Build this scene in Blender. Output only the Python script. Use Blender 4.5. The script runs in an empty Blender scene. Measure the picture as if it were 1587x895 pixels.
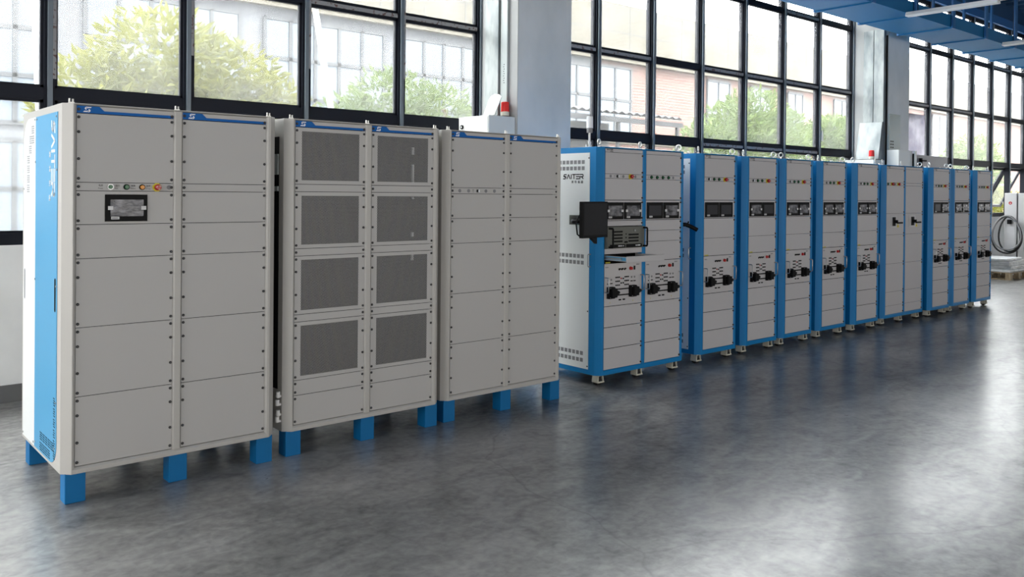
import bpy, math, random
from mathutils import Vector, Matrix
R_ = math.radians
sc = bpy.context.scene
C = sc.collection
random.seed(7)

# ------------------------------------------------------------------ camera
YAW, PITCH, ROLL, FPX, CY = R_(40.829), R_(-0.375), R_(0.522), 1315.7, 308.4
cam_d = bpy.data.cameras.new('camera'); cam = bpy.data.objects.new('camera', cam_d); C.objects.link(cam)
Fv = Vector((math.sin(YAW)*math.cos(PITCH), math.cos(YAW)*math.cos(PITCH), math.sin(PITCH)))
Rv = Vector((math.cos(YAW), -math.sin(YAW), 0)); Uv = Rv.cross(Fv)
R2 = Rv*math.cos(ROLL)+Uv*math.sin(ROLL); U2 = Uv*math.cos(ROLL)-Rv*math.sin(ROLL)
m = Matrix((R2, U2, -Fv)).transposed().to_4x4(); m.translation = (0, 0, 1.6)
cam.matrix_world = m
cam_d.sensor_width = 36; cam_d.lens = FPX/1587*36
cam_d.shift_y = -(447.5-CY)/1587
cam_d.clip_end = 300
sc.camera = cam

# ------------------------------------------------------------------ light
w = bpy.data.worlds.new('sky'); sc.world = w; w.use_nodes = True
bg = w.node_tree.nodes['Background']
bg.inputs[0].default_value = (1.0, .99, .97, 1); bg.inputs[1].default_value = 12.0
def sun(name, rot, e, col=(1, .96, .9), ang=3):
    d = bpy.data.lights.new(name, 'SUN'); d.energy = e; d.color = col; d.angle = R_(ang)
    o = bpy.data.objects.new(name, d); C.objects.link(o); o.rotation_euler = rot; return o
sun('sun', (R_(48), 0, R_(-25)), 3.0)
def area(name, loc, rot, sx, sy, e, col=(.93, .97, 1)):
    d = bpy.data.lights.new(name, 'AREA'); d.shape = 'RECTANGLE'; d.size = sx; d.size_y = sy
    d.energy = e; d.color = col
    o = bpy.data.objects.new(name, d); C.objects.link(o); o.location = loc; o.rotation_euler = rot; return o
area('fill_left_end', (-5.8, 3.6, 2.3), (R_(90), 0, R_(-90)), 6.5, 3.2, 340, (1, .99, .97))  # added area light for the cabinet sides; the wall behind has no windows
area('fill_opposite_side', (5.5, -7.8, 1.7), (R_(90), 0, 0), 20, 2.0, 620, (1, .95, .89))  # added fill for the cabinet fronts, set before a windowless wall
area('fill_far_end', (29.7, 3.0, 2.6), (R_(90), 0, R_(90)), 8, 3.4, 160, (1, 1, 1))  # added weak fill from the far end, where the wall is solid
sc.view_settings.view_transform = 'Standard'; sc.view_settings.look = 'None'
sc.view_settings.exposure = 0.0; sc.view_settings.gamma = 1.0
sc.view_settings.use_curve_mapping = False
sc.cycles.max_bounces = 7; sc.cycles.diffuse_bounces = 4; sc.cycles.glossy_bounces = 3
sc.cycles.transparent_max_bounces = 12; sc.cycles.sample_clamp_indirect = 6
sc.cycles.caustics_reflective = False; sc.cycles.caustics_refractive = False

# ------------------------------------------------------------------ materials
def mat(name, col, rough=.5, metal=0, spec=.5, emit=None, coat=0):
    m = bpy.data.materials.new(name); m.use_nodes = True
    b = m.node_tree.nodes['Principled BSDF']
    b.inputs['Base Color'].default_value = (*col, 1); b.inputs['Roughness'].default_value = rough
    b.inputs['Metallic'].default_value = metal; b.inputs['Specular IOR Level'].default_value = spec
    b.inputs['Coat Weight'].default_value = coat
    return m
def nt(m): return m.node_tree, m.node_tree.nodes['Principled BSDF']
def noise_mat(name, c1, c2, scale, rough=.5, metal=0, detail=4, bump=0, stretch=(1, 1, 1), lo=.35, hi=.65, spec=.5, rvar=0):
    m = mat(name, c1, rough, metal, spec); t, b = nt(m); N = t.nodes; L = t.links
    tc = N.new('ShaderNodeTexCoord'); mp = N.new('ShaderNodeMapping'); mp.inputs['Scale'].default_value = stretch
    L.new(tc.outputs['Object'], mp.inputs[0])
    n = N.new('ShaderNodeTexNoise'); n.inputs['Scale'].default_value = scale; n.inputs['Detail'].default_value = detail
    L.new(mp.outputs[0], n.inputs['Vector'])
    r = N.new('ShaderNodeValToRGB'); r.color_ramp.elements[0].position = lo; r.color_ramp.elements[1].position = hi
    r.color_ramp.elements[0].color = (*c1, 1); r.color_ramp.elements[1].color = (*c2, 1)
    L.new(n.outputs['Fac'], r.inputs[0]); L.new(r.outputs[0], b.inputs['Base Color'])
    if rvar:
        mr = N.new('ShaderNodeMapRange'); mr.inputs['To Min'].default_value = rough-rvar; mr.inputs['To Max'].default_value = rough+rvar
        mr.inputs['From Min'].default_value = .3; mr.inputs['From Max'].default_value = .7
        L.new(n.outputs['Fac'], mr.inputs[0]); L.new(mr.outputs[0], b.inputs['Roughness'])
    if bump:
        bp = N.new('ShaderNodeBump'); bp.inputs['Strength'].default_value = bump; bp.inputs['Distance'].default_value = .01
        L.new(n.outputs['Fac'], bp.inputs['Height']); L.new(bp.outputs[0], b.inputs['Normal'])
    return m
M = {}
M['grey_paint'] = mat('warm_grey_powder_coat', (.50, .485, .455), .45)
M['panel'] = mat('grey_panel_paint', (.51, .50, .485), .5, 0, .35)
M['panel2'] = mat('light_grey_panel_paint', (.54, .53, .54), .5, 0, .35)
M['seam'] = mat('dark_interior', (.008, .008, .009), .9, 0, .1)
M['white_side'] = mat('white_side_paint', (.84, .86, .86), .4)
M['side_blue'] = mat('sky_blue_side_paint', (.075, .335, .58), .45)
M['blue'] = mat('blue_frame_paint', (.004, .20, .49), .42, 0, .28)
M['leg_blue'] = mat('blue_steel_leg', (.003, .15, .38), .5, 0, .25)
M['logo_blue'] = mat('blue_logo_vinyl', (.004, .12, .42), .5, 0, .2)
M['white'] = mat('white_print', (.85, .87, .9), .5)
M['black'] = mat('black_plastic', (.003, .003, .0035), .6, 0, .2)
M['screw'] = mat('dark_steel_screw', (.02, .02, .022), .45, .1)
M['chrome'] = mat('chrome', (.42, .43, .44), .3, .8)
M['zinc'] = mat('zinc_eyebolt', (.75, .74, .70), .35, .7)
M['cream'] = mat('cream_castor_plastic', (.68, .66, .55), .5)
M['rubber'] = mat('black_rubber', (.015, .015, .015), .7)
M['screen'] = mat('dark_screen', (.006, .006, .008), .5, 0, .25)
M['green'] = mat('green_push_button', (.01, .12, .04), .3)
M['amber'] = mat('amber_lamp', (.75, .28, .02), .3)
M['red'] = mat('red_plastic', (.45, .01, .01), .3)
M['beacon'] = mat('red_beacon_plastic', (.75, .02, .02), .25)
M['yellow'] = mat('yellow_collar', (.75, .62, .03), .4)
M['plug'] = mat('grey_blanking_plug', (.22, .22, .23), .5)
M['ipc'] = mat('olive_grey_computer_case', (.13, .135, .115), .5)
M['white_plastic'] = mat('white_plastic', (.8, .8, .78), .4)
M['film'] = noise_mat('crinkled_protective_film', (.05, .05, .056), (.26, .26, .28), 14, .22, 0, 5, .8, (1, 1, 1.6))
M['film_dark'] = mat('clean_screen_glass', (.035, .035, .042), .35, 0, .3)
M['sticker'] = mat('white_sticker', (.7, .7, .7), .5)
M['navy'] = mat('dark_navy_window_profile', (.007, .009, .016), .55, 0, .2)
M['steelblue'] = mat('blue_grey_mullion_highlight', (.13, .16, .19), .4)
M['plaster'] = noise_mat('white_plaster', (.84, .84, .83), (.90, .90, .89), 3, .75, 0, 6, .2)
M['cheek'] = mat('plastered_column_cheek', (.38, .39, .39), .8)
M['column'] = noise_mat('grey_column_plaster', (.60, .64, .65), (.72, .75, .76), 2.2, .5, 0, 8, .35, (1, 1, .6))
M['skirting'] = mat('dark_grey_skirting_paint', (.14, .14, .14), .5)
M['galv'] = noise_mat('galvanised_steel', (.18, .21, .22), (.40, .43, .43), 6, .42, .35, 6, .6, (1, 1, .4), rvar=.08)
M['tray'] = mat('grey_cable_tray', (.42, .46, .46), .4, .3)
M['boxwhite'] = mat('pale_enclosure_paint', (.72, .74, .72), .4)
M['duct'] = mat('blue_duct_paint', (.012, .145, .34), .6, 0, .25)
M['deck'] = mat('dark_roof_deck_paint', (.02, .08, .17), .8)  # one dark blue, kept low so the ceiling bounces little light
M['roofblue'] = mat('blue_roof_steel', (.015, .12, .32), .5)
M['lamp'] = mat('white_lamp_housing', (.8, .82, .84), .4)
M['purple'] = noise_mat('glossy_lilac_sheet', (.22, .21, .30), (.55, .54, .62), 2.5, .12, .5, 3, .5)
M['clear'] = mat('clear_plastic_sheet', (.55, .62, .58), .2)
M['clear'].node_tree.nodes['Principled BSDF'].inputs['Alpha'].default_value = .6
M['doorgrey'] = mat('mid_grey_cabinet_paint', (.20, .20, .22), .4)
M['station'] = mat('silver_charging_station', (.60, .60, .61), .35, .2)
M['wood'] = noise_mat('pallet_wood', (.30, .22, .13), (.50, .40, .26), 8, .7, 0, 4, .3, (1, 6, 1))
M['wrap'] = noise_mat('film_wrapped_stack', (.45, .47, .48), (.85, .87, .88), 5, .3, 0, 5, .6, (1, 1, 4))
M['concrete_out'] = noise_mat('outdoor_paving', (.45, .44, .42), (.55, .54, .52), 1, .8)
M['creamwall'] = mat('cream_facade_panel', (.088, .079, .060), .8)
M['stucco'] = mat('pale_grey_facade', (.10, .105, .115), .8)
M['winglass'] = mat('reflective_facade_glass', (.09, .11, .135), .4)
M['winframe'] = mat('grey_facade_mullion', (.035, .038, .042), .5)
M['tin'] = noise_mat('weathered_tin_roof', (.010, .011, .013), (.022, .024, .027), 2, .6)
M['trunk'] = mat('bark', (.12, .09, .06), .9)
M['stain'] = mat('yellow_label', (.55, .50, .05), .5)

def brick_mat():
    m = mat('red_brick_facade', (.45, .2, .15), .85); t, b = nt(m); N = t.nodes; L = t.links
    tc = N.new('ShaderNodeTexCoord'); mp = N.new('ShaderNodeMapping'); mp.inputs['Rotation'].default_value = (R_(90), 0, 0)
    L.new(tc.outputs['Object'], mp.inputs[0])
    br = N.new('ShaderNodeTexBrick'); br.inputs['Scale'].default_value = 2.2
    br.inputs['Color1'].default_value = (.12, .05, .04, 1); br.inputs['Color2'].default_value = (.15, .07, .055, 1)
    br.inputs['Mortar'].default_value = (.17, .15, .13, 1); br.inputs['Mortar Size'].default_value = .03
    L.new(mp.outputs[0], br.inputs['Vector']); L.new(br.outputs[0], b.inputs['Base Color']); return m
M['brick'] = brick_mat()

def floor_mat():
    m = mat('polished_concrete', (.2, .2, .2), .3); t, b = nt(m); N = t.nodes; L = t.links
    tc = N.new('ShaderNodeTexCoord')
    def noise(scale, det, dist, st=(1, 1, 1)):
        mp = N.new('ShaderNodeMapping'); mp.inputs['Scale'].default_value = st; L.new(tc.outputs['Object'], mp.inputs[0])
        n = N.new('ShaderNodeTexNoise'); n.inputs['Scale'].default_value = scale; n.inputs['Detail'].default_value = det
        n.inputs['Distortion'].default_value = dist; L.new(mp.outputs[0], n.inputs['Vector']); return n
    n1 = noise(.55, 7, .8, (1, 1.3, 1)); n2 = noise(3.2, 9, 1.2, (1, 1.8, 1)); n3 = noise(22, 6, .4)
    def madd(a, f, c):
        q = N.new('ShaderNodeMath'); q.operation = 'MULTIPLY_ADD'; L.new(a, q.inputs[0]); q.inputs[1].default_value = f
        if isinstance(c, float): q.inputs[2].default_value = c
        else: L.new(c, q.inputs[2])
        return q.outputs[0]
    s = madd(n3.outputs['Fac'], .34, madd(n2.outputs['Fac'], .46, madd(n1.outputs['Fac'], .50, -.15)))
    r = N.new('ShaderNodeValToRGB'); e = r.color_ramp.elements
    e[0].position = .30; e[0].color = (.06, .061, .063, 1); e[1].position = .70; e[1].color = (.40, .39, .37, 1)
    L.new(s, r.inputs[0])
    # hairline cracks
    v = N.new('ShaderNodeTexVoronoi'); v.feature = 'DISTANCE_TO_EDGE'; v.inputs['Scale'].default_value = .42
    nd = noise(1.6, 6, 0); mx = N.new('ShaderNodeMix'); mx.data_type = 'VECTOR'; mx.inputs[0].default_value = .22
    L.new(tc.outputs['Object'], mx.inputs[4]); L.new(nd.outputs['Color'], mx.inputs[5]); L.new(mx.outputs[1], v.inputs['Vector'])
    mr = N.new('ShaderNodeMapRange'); mr.inputs['From Min'].default_value = 0; mr.inputs['From Max'].default_value = .0035
    mr.inputs['To Min'].default_value = .72; mr.inputs['To Max'].default_value = 1; L.new(v.outputs['Distance'], mr.inputs[0])
    mul = N.new('ShaderNodeMix'); mul.data_type = 'RGBA'; mul.blend_type = 'MULTIPLY'; mul.inputs[0].default_value = 1
    L.new(r.outputs[0], mul.inputs[6]); L.new(mr.outputs[0], mul.inputs[7]); L.new(mul.outputs[2], b.inputs['Base Color'])
    rr = N.new('ShaderNodeMapRange'); rr.inputs['From Min'].default_value = .3; rr.inputs['From Max'].default_value = .75
    rr.inputs['To Min'].default_value = .38; rr.inputs['To Max'].default_value = .26; L.new(s, rr.inputs[0])
    L.new(rr.outputs[0], b.inputs['Roughness'])
    bp = N.new('ShaderNodeBump'); bp.inputs['Strength'].default_value = .12; bp.inputs['Distance'].default_value = .01
    L.new(s, bp.inputs['Height']); L.new(bp.outputs[0], b.inputs['Normal'])
    b.inputs['Specular IOR Level'].default_value = .7; b.inputs['Coat Weight'].default_value = .4; b.inputs['Coat Roughness'].default_value = .2
    return m
M['floor'] = floor_mat()

def glass_mat(name, lo, hi):
    m = bpy.data.materials.new(name); m.use_nodes = True; t = m.node_tree; N = t.nodes; L = t.links
    N.clear(); out = N.new('ShaderNodeOutputMaterial')
    tr = N.new('ShaderNodeBsdfTransparent'); tr.inputs[0].default_value = (.95, .97, .98, 1)
    tl = N.new('ShaderNodeBsdfTranslucent'); tl.inputs[0].default_value = (.95, .97, 1, 1)
    gl = N.new('ShaderNodeBsdfGlossy'); gl.inputs['Roughness'].default_value = .02
    mx = N.new('ShaderNodeMixShader'); m2 = N.new('ShaderNodeMixShader')
    tc = N.new('ShaderNodeTexCoord'); n = N.new('ShaderNodeTexNoise'); n.inputs['Scale'].default_value = 1.6; n.inputs['Detail'].default_value = 8
    n.inputs['Distortion'].default_value = .6
    L.new(tc.outputs['Object'], n.inputs['Vector'])
    mr = N.new('ShaderNodeMapRange'); mr.inputs['From Min'].default_value = .3; mr.inputs['From Max'].default_value = .7
    mr.inputs['To Min'].default_value = lo; mr.inputs['To Max'].default_value = hi
    L.new(n.outputs['Fac'], mr.inputs[0]); L.new(mr.outputs[0], mx.inputs[0])
    L.new(tr.outputs[0], mx.inputs[1]); L.new(tl.outputs[0], mx.inputs[2])
    m2.inputs[0].default_value = .05; L.new(mx.outputs[0], m2.inputs[1]); L.new(gl.outputs[0], m2.inputs[2])
    L.new(m2.outputs[0], out.inputs[0]); return m
M['glass'] = glass_mat('dusty_window_glass', .022, .05); M['glass_hazy'] = glass_mat('very_dusty_window_glass', .032, .062)

def perf_mat():
    """grey sheet steel with staggered round holes"""
    m = mat('perforated_steel', (.33, .33, .33), .5, .2); t, b = nt(m); N = t.nodes; L = t.links
    tc = N.new('ShaderNodeTexCoord'); sp = N.new('ShaderNodeSeparateXYZ'); L.new(tc.outputs['Object'], sp.inputs[0])
    def mt(op, a, bb=None):
        q = N.new('ShaderNodeMath'); q.operation = op
        for i, x in enumerate((a, bb)):
            if x is None: continue
            if isinstance(x, (int, float)): q.inputs[i].default_value = x
            else: L.new(x, q.inputs[i])
        return q.outputs[0]
    P = .0095; H = P*.866
    row = mt('DIVIDE', sp.outputs['Z'], H); fr = mt('FLOOR', row); par = mt('MULTIPLY', mt('MODULO', mt('ABSOLUTE', fr), 2), .5)
    cx = mt('SUBTRACT', mt('FRACT', mt('ADD', mt('DIVIDE', sp.outputs['X'], P), par)), .5)
    cz = mt('MULTIPLY', mt('SUBTRACT', mt('SUBTRACT', row, fr), .5), .866)
    d = mt('SQRT', mt('ADD', mt('MULTIPLY', cx, cx), mt('MULTIPLY', cz, cz)))
    a = mt('GREATER_THAN', d, .39); L.new(a, b.inputs['Alpha']); return m
M['perf'] = perf_mat()

def tape_mat():
    m = mat('printed_protective_tape', (.6, .6, .6), .5); t, b = nt(m); N = t.nodes; L = t.links
    tc = N.new('ShaderNodeTexCoord'); n = N.new('ShaderNodeTexNoise'); n.inputs['Scale'].default_value = 28; n.inputs['Detail'].default_value = 3
    L.new(tc.outputs['Object'], n.inputs['Vector'])
    r = N.new('ShaderNodeValToRGB'); e = r.color_ramp.elements; e[0].position = .36; e[0].color = (.12, .06, .055, 1)
    e[1].position = .44; e[1].color = (.30, .30, .31, 1); L.new(n.outputs['Fac'], r.inputs[0]); L.new(r.outputs[0], b.inputs['Base Color']); return m
M['tape'] = tape_mat()
def leaf_mat(name, c1, c2):
    m = noise_mat(name, c1, c2, 2.5, .6); t, b = nt(m); b.inputs['Transmission Weight'].default_value = 0
    N = t.nodes; L = t.links; tl = N.new('ShaderNodeBsdfTranslucent'); tl.inputs[0].default_value = (*c2, 1)
    mx = N.new('ShaderNodeMixShader'); mx.inputs[0].default_value = .35; out = [x for x in N if x.type == 'OUTPUT_MATERIAL'][0]
    L.new(b.outputs[0], mx.inputs[1]); L.new(tl.outputs[0], mx.inputs[2]); L.new(mx.outputs[0], out.inputs[0]); return m
M['leaf_yellow'] = leaf_mat('yellow_green_leaves', (.06, .075, .012), (.22, .225, .035))
M['leaf_green'] = leaf_mat('green_leaves', (.04, .08, .018), (.14, .19, .05))

# ------------------------------------------------------------------ helpers
class MB:
    def __init__(s, *mats): s.v = []; s.f = []; s.mi = []; s.m = list(mats)
    def _mi(s, m):
        if m is None: return 0
        if m not in s.m: s.m.append(m)
        return s.m.index(m)
    def add(s, vs, fs, m=None):
        k = len(s.v); s.v += [tuple(p) for p in vs]; i = s._mi(m)
        for f in fs: s.f.append([a+k for a in f]); s.mi.append(i)
        return s
    def box(s, x0, x1, y0, y1, z0, z1, m=None):
        return s.add([(x0, y0, z0), (x1, y0, z0), (x1, y1, z0), (x0, y1, z0), (x0, y0, z1), (x1, y0, z1), (x1, y1, z1), (x0, y1, z1)],
                     [(0, 3, 2, 1), (4, 5, 6, 7), (0, 1, 5, 4), (1, 2, 6, 5), (2, 3, 7, 6), (3, 0, 4, 7)], m)
    def prism(s, poly, a0, a1, axis='z', m=None):
        """poly: list of 2-tuples; axis z: (x,y); axis y: (x,z); axis x: (y,z)"""
        def P(p, a):
            return {'z': (p[0], p[1], a), 'y': (p[0], a, p[1]), 'x': (a, p[0], p[1])}[axis]
        n = len(poly); vs = [P(p, a0) for p in poly]+[P(p, a1) for p in poly]
        fs = [tuple(range(n))[::-1], tuple(range(n, 2*n))]+[(i, (i+1) % n, n+(i+1) % n, n+i) for i in range(n)]
        return s.add(vs, fs, m)
    def cyl(s, p0, p1, r, m=None, n=14, r1=None):
        p0 = Vector(p0); p1 = Vector(p1); d = (p1-p0).normalized(); r1 = r if r1 is None else r1
        u = d.orthogonal().normalized(); v = d.cross(u)
        a = [p0+(u*math.cos(t)+v*math.sin(t))*r for t in [2*math.pi*i/n for i in range(n)]]
        b = [p1+(u*math.cos(t)+v*math.sin(t))*r1 for t in [2*math.pi*i/n for i in range(n)]]
        return s.add(a+b, [tuple(range(n))[::-1], tuple(range(n, 2*n))]+[(i, (i+1) % n, n+(i+1) % n, n+i) for i in range(n)], m)
    def tube(s, pts, r, m=None, n=8, close=False):
        pts = [Vector(p) for p in pts]; k = len(pts); vs = []; prev = None
        for i, p in enumerate(pts):
            if close: d = pts[(i+1) % k]-pts[i-1]
            else: d = pts[min(i+1, k-1)]-pts[max(i-1, 0)]
            d.normalize()
            if prev is None: u = d.orthogonal().normalized()
            else: u = (prev-d*prev.dot(d)).normalized()
            prev = u; v = d.cross(u)
            vs += [p+(u*math.cos(t)+v*math.sin(t))*r for t in [2*math.pi*j/n for j in range(n)]]
        fs = []
        for i in range(k if close else k-1):
            a = i*n; b = ((i+1) % k)*n
            fs += [(a+j, a+(j+1) % n, b+(j+1) % n, b+j) for j in range(n)]
        if not close: fs += [tuple(range(n))[::-1], tuple(range((k-1)*n, k*n))]
        return s.add(vs, fs, m)
    def ring(s, c, R, r, ax='y', m=None, rot=0, n=20):
        pts = []
        for i in range(n):
            t = 2*math.pi*i/n; a, z = R*math.cos(t), R*math.sin(t)
            pts.append((c[0]+a*math.cos(rot), c[1]+a*math.sin(rot), c[2]+z))
        return s.tube(pts, r, m, 8, True)
    def build(s, name, parent=None, bevel=0, smooth=False, loc=None):
        me = bpy.data.meshes.new(name); me.from_pydata(s.v, [], s.f)
        for m in s.m: me.materials.append(M[m] if isinstance(m, str) else m)
        me.polygons.foreach_set('material_index', s.mi); me.update()
        import bmesh
        b = bmesh.new(); b.from_mesh(me); bmesh.ops.recalc_face_normals(b, faces=b.faces); b.to_mesh(me); b.free()
        if smooth:
            for p in me.polygons: p.use_smooth = True
            me.set_sharp_from_angle(angle=R_(35))
        return link(me, name, parent, bevel, loc)
def link(me, name, parent=None, bevel=0, loc=None):
    o = bpy.data.objects.new(name, me); C.objects.link(o)
    if parent: o.parent = parent
    if loc: o.location = loc
    if bevel:
        q = o.modifiers.new('bevel', 'BEVEL'); q.width = bevel; q.segments = 2; q.limit_method = 'ANGLE'
    return o
def tag(o, label, cat, group=None, kind=None):
    if label: o['label'] = label
    if cat: o['category'] = cat
    if group: o['group'] = group
    if kind: o['kind'] = kind
    return o
def thing(name, loc, label, cat, group=None, rz=0):
    o = bpy.data.objects.new(name, None); C.objects.link(o); o.location = loc; o.rotation_euler.z = rz
    o.empty_display_size = .2
    return tag(o, label, cat, group)
def struct(mb, name, parent=None, bevel=0):
    o = mb.build(name, parent, bevel)
    if not parent: o['kind'] = 'structure'
    return o
# letters as strokes on a 1 x 1 cell
LET = {'S': [[(1, 1), (.32, 1), (.12, .62), (.78, .5)], [(0, 0), (.62, 0), (.85, .40), (.2, .5)]],
       'A': [[(0, 0), (.5, 1), (1, 0)]], 'I': [[(.5, 0), (.5, 1)]], 'T': [[(0, 1), (1, 1)], [(.5, 1), (.5, 0)]],
       'E': [[(0, 1), (1, 1)], [(0, .5), (1, .5)], [(0, 0), (1, 0)]],
       'R': [[(0, 1), (.85, 1), (1, .85), (1, .6), (.85, .48), (0, .48), (0, 0)], [(.5, .48), (1, 0)]]}
def strokes(mb, lines, f, wd, th, m):
    """lines of (u,v) metres; f maps (u,v,d) to a 3D point, d towards the viewer"""
    for ln in lines:
        for a, b in zip(ln[:-1], ln[1:]):
            a = Vector(a); b = Vector(b); d = (b-a)
            if d.length < 1e-6: continue
            d.normalize(); n = Vector((-d.y, d.x))*wd/2; a = a-d*wd*.3; b = b+d*wd*.3
            q = [a+n, a-n, b-n, b+n]
            vs = [f(p.x, p.y, 0) for p in q]+[f(p.x, p.y, th) for p in q]
            mb.add(vs, [(3, 2, 1, 0), (4, 5, 6, 7), (0, 1, 5, 4), (1, 2, 6, 5), (2, 3, 7, 6), (3, 0, 4, 7)], m)
def saiter(mb, f, h, W, wd, m, th=.0008):
    widths = {'I': .25}; word = 'SAITER'; cw = W/6.0; u = 0
    for ch in word:
        k = .30 if ch == 'I' else .92
        adv = cw*(.5 if ch == 'I' else 1.1)
        strokes(mb, [[(u+p[0]*k*cw, p[1]*h) for p in ln] for ln in LET[ch]], f, wd, th, m)
        u += adv
FONT_CACHE = {}
def text_mesh(s, size, extrude=.0006):
    key = (s, size)
    if key not in FONT_CACHE:
        cu = bpy.data.curves.new('lettering', 'FONT'); cu.body = s; cu.size = size; cu.extrude = extrude; cu.resolution_u = 2
        o = bpy.data.objects.new('lettering_source', cu); C.objects.link(o)
        dg = bpy.context.evaluated_depsgraph_get(); me = bpy.data.meshes.new_from_object(o.evaluated_get(dg))
        bpy.data.objects.remove(o); FONT_CACHE[key] = me
    return FONT_CACHE[key]
def text_into(mb, s, size, f, m):
    me = text_mesh(s, size)
    mb.add([f(v.co.x, v.co.y, v.co.z) for v in me.vertices], [tuple(p.vertices) for p in me.polygons], m)

# ------------------------------------------------------------------ room
YW = 7.29
b = MB('floor'); b.box(-6, 30, -8, YW+.1, -.15, 0); struct(b, 'floor')
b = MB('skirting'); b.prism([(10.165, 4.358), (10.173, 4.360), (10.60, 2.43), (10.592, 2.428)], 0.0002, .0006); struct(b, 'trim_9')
b = MB('plaster'); b.box(-6, 30, YW-.03, YW+.17, 0, 1.177)
struct(b, 'wall_back')
b = MB('skirting'); b.box(-6, 30, YW-.042, YW-.03, 0, .13); struct(b, 'baseboard_back')
b = MB('plaster'); b.box(-6.2, -6, -8, YW+.17, 0, 6.4)
struct(b, 'wall_left')
b = MB('plaster'); b.box(-6, 30, -8.2, -8, 0, 6.4); struct(b, 'wall_front')
b = MB('plaster'); b.box(30, 30.2, -8.2, YW+.17, 0, 6.4); struct(b, 'wall_right')
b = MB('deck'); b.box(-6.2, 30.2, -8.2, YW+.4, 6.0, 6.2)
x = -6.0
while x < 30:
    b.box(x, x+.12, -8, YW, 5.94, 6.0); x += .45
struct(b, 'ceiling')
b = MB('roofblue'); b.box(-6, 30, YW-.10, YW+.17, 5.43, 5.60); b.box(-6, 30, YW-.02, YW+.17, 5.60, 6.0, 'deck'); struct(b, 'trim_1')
for i, xc in enumerate((6.2, 14.43, 22.68)):
    b = MB('roofblue'); b.box(xc-.12, xc+.12, -8, YW-.12, 5.45, 5.47); b.box(xc-.015, xc+.015, -8, YW-.12, 5.47, 5.92); b.box(xc-.12, xc+.12, -8, YW-.12, 5.92, 5.94)
    struct(b, 'trim_%d' % (i+2))
# columns: plaster shafts, blue steel head
for i, xc in enumerate((6.2, 14.43, 22.68, -2.05)):
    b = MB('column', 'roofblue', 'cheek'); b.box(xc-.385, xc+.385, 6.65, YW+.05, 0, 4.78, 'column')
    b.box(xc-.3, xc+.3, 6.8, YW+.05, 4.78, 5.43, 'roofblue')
    # plaster jamb on the left cheek, colour darkened against strong window light
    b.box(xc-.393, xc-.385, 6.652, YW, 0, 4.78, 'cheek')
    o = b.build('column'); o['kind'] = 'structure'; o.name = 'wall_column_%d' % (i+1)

# windows -----------------------------------------------------------
def window(idx, x_start, xs, x_end, open_sashes=(), low=(), mid=(), gm='glass'):
    """xs: mullion centres"""
    root = bpy.data.objects.new('window_%d' % idx, None); C.objects.link(root); root['kind'] = 'structure'
    f = MB('navy', 'steelblue'); Y0, Y1 = YW-.03, YW+.07; ztop = 5.43
    edges = [x_start]+list(xs)+[x_end]
    for k, xm in enumerate(edges):
        f.box(xm-.038, xm+.038, Y0, Y1, 1.177, ztop, 'navy')
        f.box(xm-.016, xm+.018, Y0-.022, Y0, 1.177, ztop, 'steelblue')  # mullion highlight painted as a lighter blue-grey strip
    rows = [(1.177, 1.262), (2.285, 2.378), (3.355, 3.412), (4.46, 4.515), (5.38, 5.43)]
    for z0, z1 in rows:
        f.box(x_start, x_end, Y0+.006, Y1-.004, z0, z1, 'navy')
    f.build('window_frame', root)
    tp = 0
    for a, c in zip(edges[:-1], edges[1:]):
        for (z0, z1), (z2, z3) in zip(rows[:-1], rows[1:]):
            opn = (z0 < 1.3 and any(a-.05 < s < c for s in open_sashes))
            xa, xb, za, zb = a+.038, c-.038, z1, z2
            if opn: continue
            p = MB('navy'); t = .022
            p.box(xa, xa+t, Y0+.02, Y0+.06, za, zb); p.box(xb-t, xb, Y0+.02, Y0+.06, za, zb)
            p.box(xa, xb, Y0+.02, Y0+.06, za, za+t); p.box(xa, xb, Y0+.02, Y0+.06, zb-t, zb)
            p.box(xa+t, xb-t, Y0+.038, Y0+.042, za+t, zb-t, gm)
            p.build('window_pane', root)
        # strips of printed tape left on the transoms and mullions
        for q_, (z0, z1) in enumerate(rows[1:4]):
            k_ = edges.index(a)
            if (q_ == 0 and k_ in low) or (q_ == 1 and k_ in mid) or (q_ == 2 and k_ % 2):
                t = MB('tape'); t.box(a+.05, c-.05, Y0-.002, Y0+.005, z0+.008, z0+.046); t.build('protective_tape', root)
        if random.random() < .8:
            t = MB('tape'); z = random.choice((2.45, 2.6, 2.75)); t.box(a+.019, a+.046, Y0-.006, Y0+.021, z, ztop-.1); t.build('protective_tape', root)
    for s in open_sashes:
        k = max(e for e in edges if e < s+.06); c = k+1.053; xa, xb = k+.04, c-.04
        e = bpy.data.objects.new('window_sash', None); C.objects.link(e); e.parent = root
        e.location = (0, Y1-.03, 2.27); e.rotation_euler.x = R_(27)
        p = MB('navy', 'glass'); t = .05; L = -1.0
        p.box(xa, xa+t, 0, .05, L, 0); p.box(xb-t, xb, 0, .05, L, 0); p.box(xa, xb, 0, .05, L, L+t); p.box(xa, xb, 0, .05, -t, 0)
        p.box(xa+t, xb-t, .022, .026, L+t, -t, 'glass')
        p.build('sash_frame', e)
        q = MB('chrome'); q.cyl((xa+.06, -.005, -.55), (xa+.06, -.28, -.75), .008); q.build('sash_stay', e)
    return root
window(1, .52, [1.572, 2.628, 3.72, 4.775], 5.80, mid=(3, 4), gm='glass_hazy')
window(2, 6.60, [7.665, 8.715, 9.765, 10.815, 11.87, 12.93], 14.02, low=(3, 4, 5), mid=(0, 1, 3, 4, 5, 6))
window(3, 14.85, [16.03, 17.085, 18.14, 19.195, 20.25, 21.30], 22.29, (20.27, 21.32), mid=(1, 2, 3))
window(4, -1.65, [-.58], .50, gm='glass_hazy')
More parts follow.
